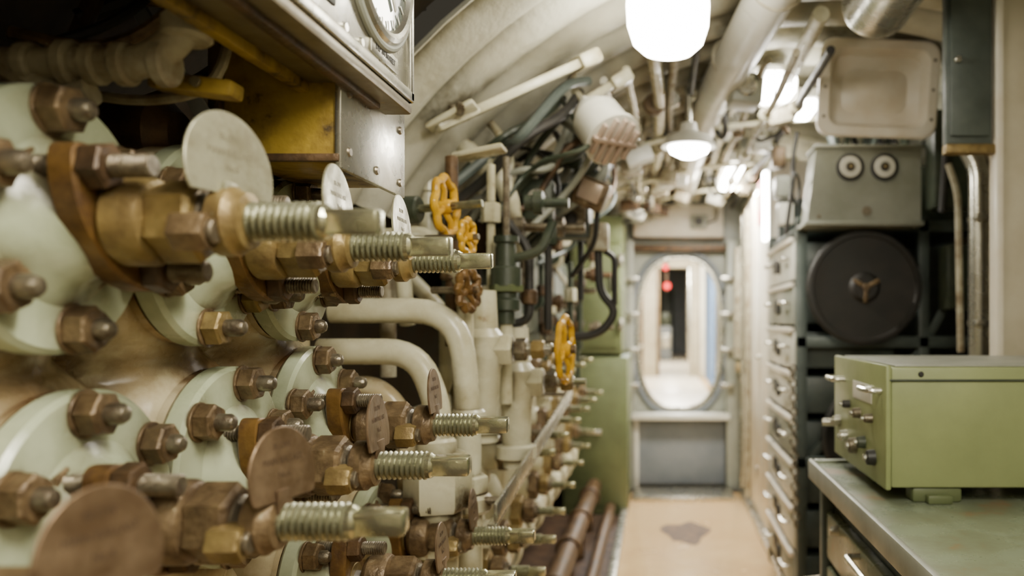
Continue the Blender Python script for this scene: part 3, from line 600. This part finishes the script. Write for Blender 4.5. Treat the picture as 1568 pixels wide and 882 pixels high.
for k,(z,s_) in enumerate(((1.62,.1),(1.75,.12),(1.9,.1))): b.box((.535,3.4+.1*k,z+.04),(.06,s_,.09),[PLASW,GREYG,BROWN][k],.006)
b.ring((.53,3.1,1.72),(.9,-.4,0),.06,.006,BLACK); b.tube([(.545,3.15,1.95),(.52,3.1,1.85),(.52,3.1,1.75),(.5,3.15,1.55)],.009,BLACK,8,fil=.06); b.done('rack_cabling')
b=B(); b.b2(.585,.95,4.05,5.6,0,2.02,WALLW,.01)
for k in range(3):
    y=4.08+k*.5; b.b2(.57,.588,y,y+.46,.12,1.95,WALLW,.008); b.cyl((.57,y+.42,1.0),(.545,y+.42,1.0),.012,STEEL); b.b2(.56,.572,y+.02,y+.06,.3,.36,STEEL)
b.tube([(.555,5.0,.1),(.555,5.0,1.9)],.018,DIRTYW,10); b.tube([(.55,5.3,.1),(.55,5.3,1.9)],.012,STEEL,10); b.b2(.51,.57,5.35,5.5,.95,1.7,DIRTYW,.01); b.b2(.52,.57,5.35,5.5,.86,.92,OCHRE,.005)
b.done('aisle_locker')
b=B(); b.b2(.555,.569,4.35,4.50,1.74,1.98,RED,.002); b.b2(.552,.556,4.39,4.46,1.82,1.90,WALLW,.001); b.done('red_notice_sign')
b=B(); bx0,bx1,by0,by1,bz0,bz1=.465,1.08,1.6,2.06,.872,1.115
b.b2(bx0,bx1,by0,by1,bz0,bz1,BOXG,.006); b.b2(bx0-.004,bx1+.004,by0-.004,by1+.004,bz1-.028,bz1-.024,DKGREEN,.0005); b.b2(bx0+.01,bx1-.01,by0+.01,by1-.01,bz1,bz1+.004,GREYG,.002)
b.b2(bx0-.012,bx0,by0-.004,by1+.004,bz0-.004,bz1+.004,BOXG,.004)
b.lathe((bx0+.06,by0-.001,bz1-.014),-Y,[(0,.006),(.003,.004)],BLACK,10)
for yy in (1.66,1.98): b.tube([(bx0-.012,yy-.03,bz1-.05),(bx0-.04,yy-.03,bz1-.05),(bx0-.04,yy+.05,bz1-.05),(bx0-.012,yy+.05,bz1-.05)],.006,STEEL,10,fil=.015)
for yy,zz,r in ((1.68,.92,.017),(1.76,.94,.014),(1.84,.92,.019),(1.93,.93,.014),(2.0,.96,.012),(1.70,1.0,.010),(1.80,1.0,.012),(1.90,1.01,.01)):
    b.lathe((bx0-.012,yy,zz),-X,[(0,r),(.016,r*.9),(.018,r*.6)],random.choice([BLACK,STEEL,DKGREEN,STUD]),18); b.cyl((bx0-.028,yy,zz),(bx0-.036,yy,zz),r*.4,STEEL,10)
b.tube([(bx0-.012,2.02,.95),(bx0-.05,2.03,.95)],.01,STEEL,12); b.b2(bx0-.014,bx0-.011,1.70,1.86,1.03,1.07,PLASW,.001)
for x in (.56,.98):
    for yy in (1.63,2.0): b.box((x,yy,.857),(.10,.05,.030),CABG,.006); b.box((x,yy-.03,.851),(.05,.03,.018),CABG,.004)
b.done('radio_set')
b=B(); b.b2(.395,1.145,.55,2.06,.815,.842,DESK,.006); b.b2(.385,.40,.55,2.07,.80,.85,GREYG,.006); b.b2(.40,1.14,2.05,2.07,.80,.85,DESK,.004)
for x,y in ((.43,2.02),(.43,.6),(1.11,2.02),(1.11,.6)): b.b2(x-.02,x+.02,y-.02,y+.02,0,.82,RACKG,.003)
b.b2(.44,1.14,1.15,2.0,.25,.80,RACKG,.005)
for k,(za,zb) in enumerate(((.28,.44),(.46,.60),(.62,.735))):
    b.b2(.415,.44,1.17,1.98,za,zb,DESK,.006)
    b.tube([(.415,1.45,za+.10),(.385,1.45,za+.10),(.385,1.65,za+.10),(.415,1.65,za+.10)],.007,STEEL,8,fil=.015); b.lathe((.415,1.85,za+.10),-X,[(0,.012),(.02,.01)],STEEL,14)
b.tube([(.44,2.04,.55),(.36,2.1,.52),(.36,2.1,.45)],.010,STEEL,8,fil=.03); b.tube([(.44,2.04,.40),(.34,2.02,.40),(.33,2.02,.35)],.012,STEEL,8,fil=.03)
b.done('steel_desk')
b=B()
for k in range(22):
    b.ring((.52,3.12-.004*k,1.02-.028*k),(1,.2,0) if k%2 else (0.2,1,0),.014,.004,STUD,n=14,seg=6)
b.done('hanging_chain')
# ------------------------------------------------------------------ lights
def area(n,loc,tgt,w,sx,sy,c=(1,.94,.76)):
    l=bpy.data.lights.new(n,'AREA'); l.energy=w; l.shape='RECTANGLE'; l.size=sx; l.size_y=sy; l.color=c
    o=bpy.data.objects.new(n,l); o.location=loc; o.rotation_euler=(V(tgt)-V(loc)).to_track_quat('-Z','Y').to_euler(); bpy.context.scene.collection.objects.link(o)
area('lamp_light_near',(.25,.35,2.0),(-.3,.9,1.0),20,.12,.6)
area('fill_light_rear',(.45,-.7,1.95),(-.2,.8,1.1),8,.14,.6)  # fill light added from behind the camera
area('lamp_light_aisle',(.42,4.7,2.0),(.3,4.6,0),75,.1,.6,(1,.95,.83))
area('lamp_light_pendant',(.11,3.0,1.80),(.11,3.2,0),10,.12,.12,(1,.95,.83))
area('lamp_light_far',(.2,6.7,2.15),(.2,6.7,0),90,.25,.6,(.93,.96,1))
area('lamp_light_far2',(.15,9.4,2.15),(.15,9.4,0),80,.2,.7,(1,.95,.82))
area('lamp_light_far3',(.15,13,2.15),(.15,13,0),60,.2,.7,(1,.95,.82))
w=bpy.data.worlds.new('W'); bpy.context.scene.world=w; w.use_nodes=True
w.node_tree.nodes['Background'].inputs[0].default_value=(.9,.8,.6,1); w.node_tree.nodes['Background'].inputs[1].default_value=.05
# ------------------------------------------------------------------ camera
cd=bpy.data.cameras.new('camera'); cd.lens=28; cd.sensor_width=36; cd.shift_x=-226/1568; cd.shift_y=49/1568; cd.clip_start=.02
cd.dof.use_dof=True; cd.dof.focus_distance=1.17; cd.dof.aperture_fstop=2.6
co=bpy.data.objects.new('camera',cd); co.location=(0,0,1.21); co.rotation_euler=(math.pi/2,0,0)
bpy.context.scene.collection.objects.link(co); bpy.context.scene.camera=co
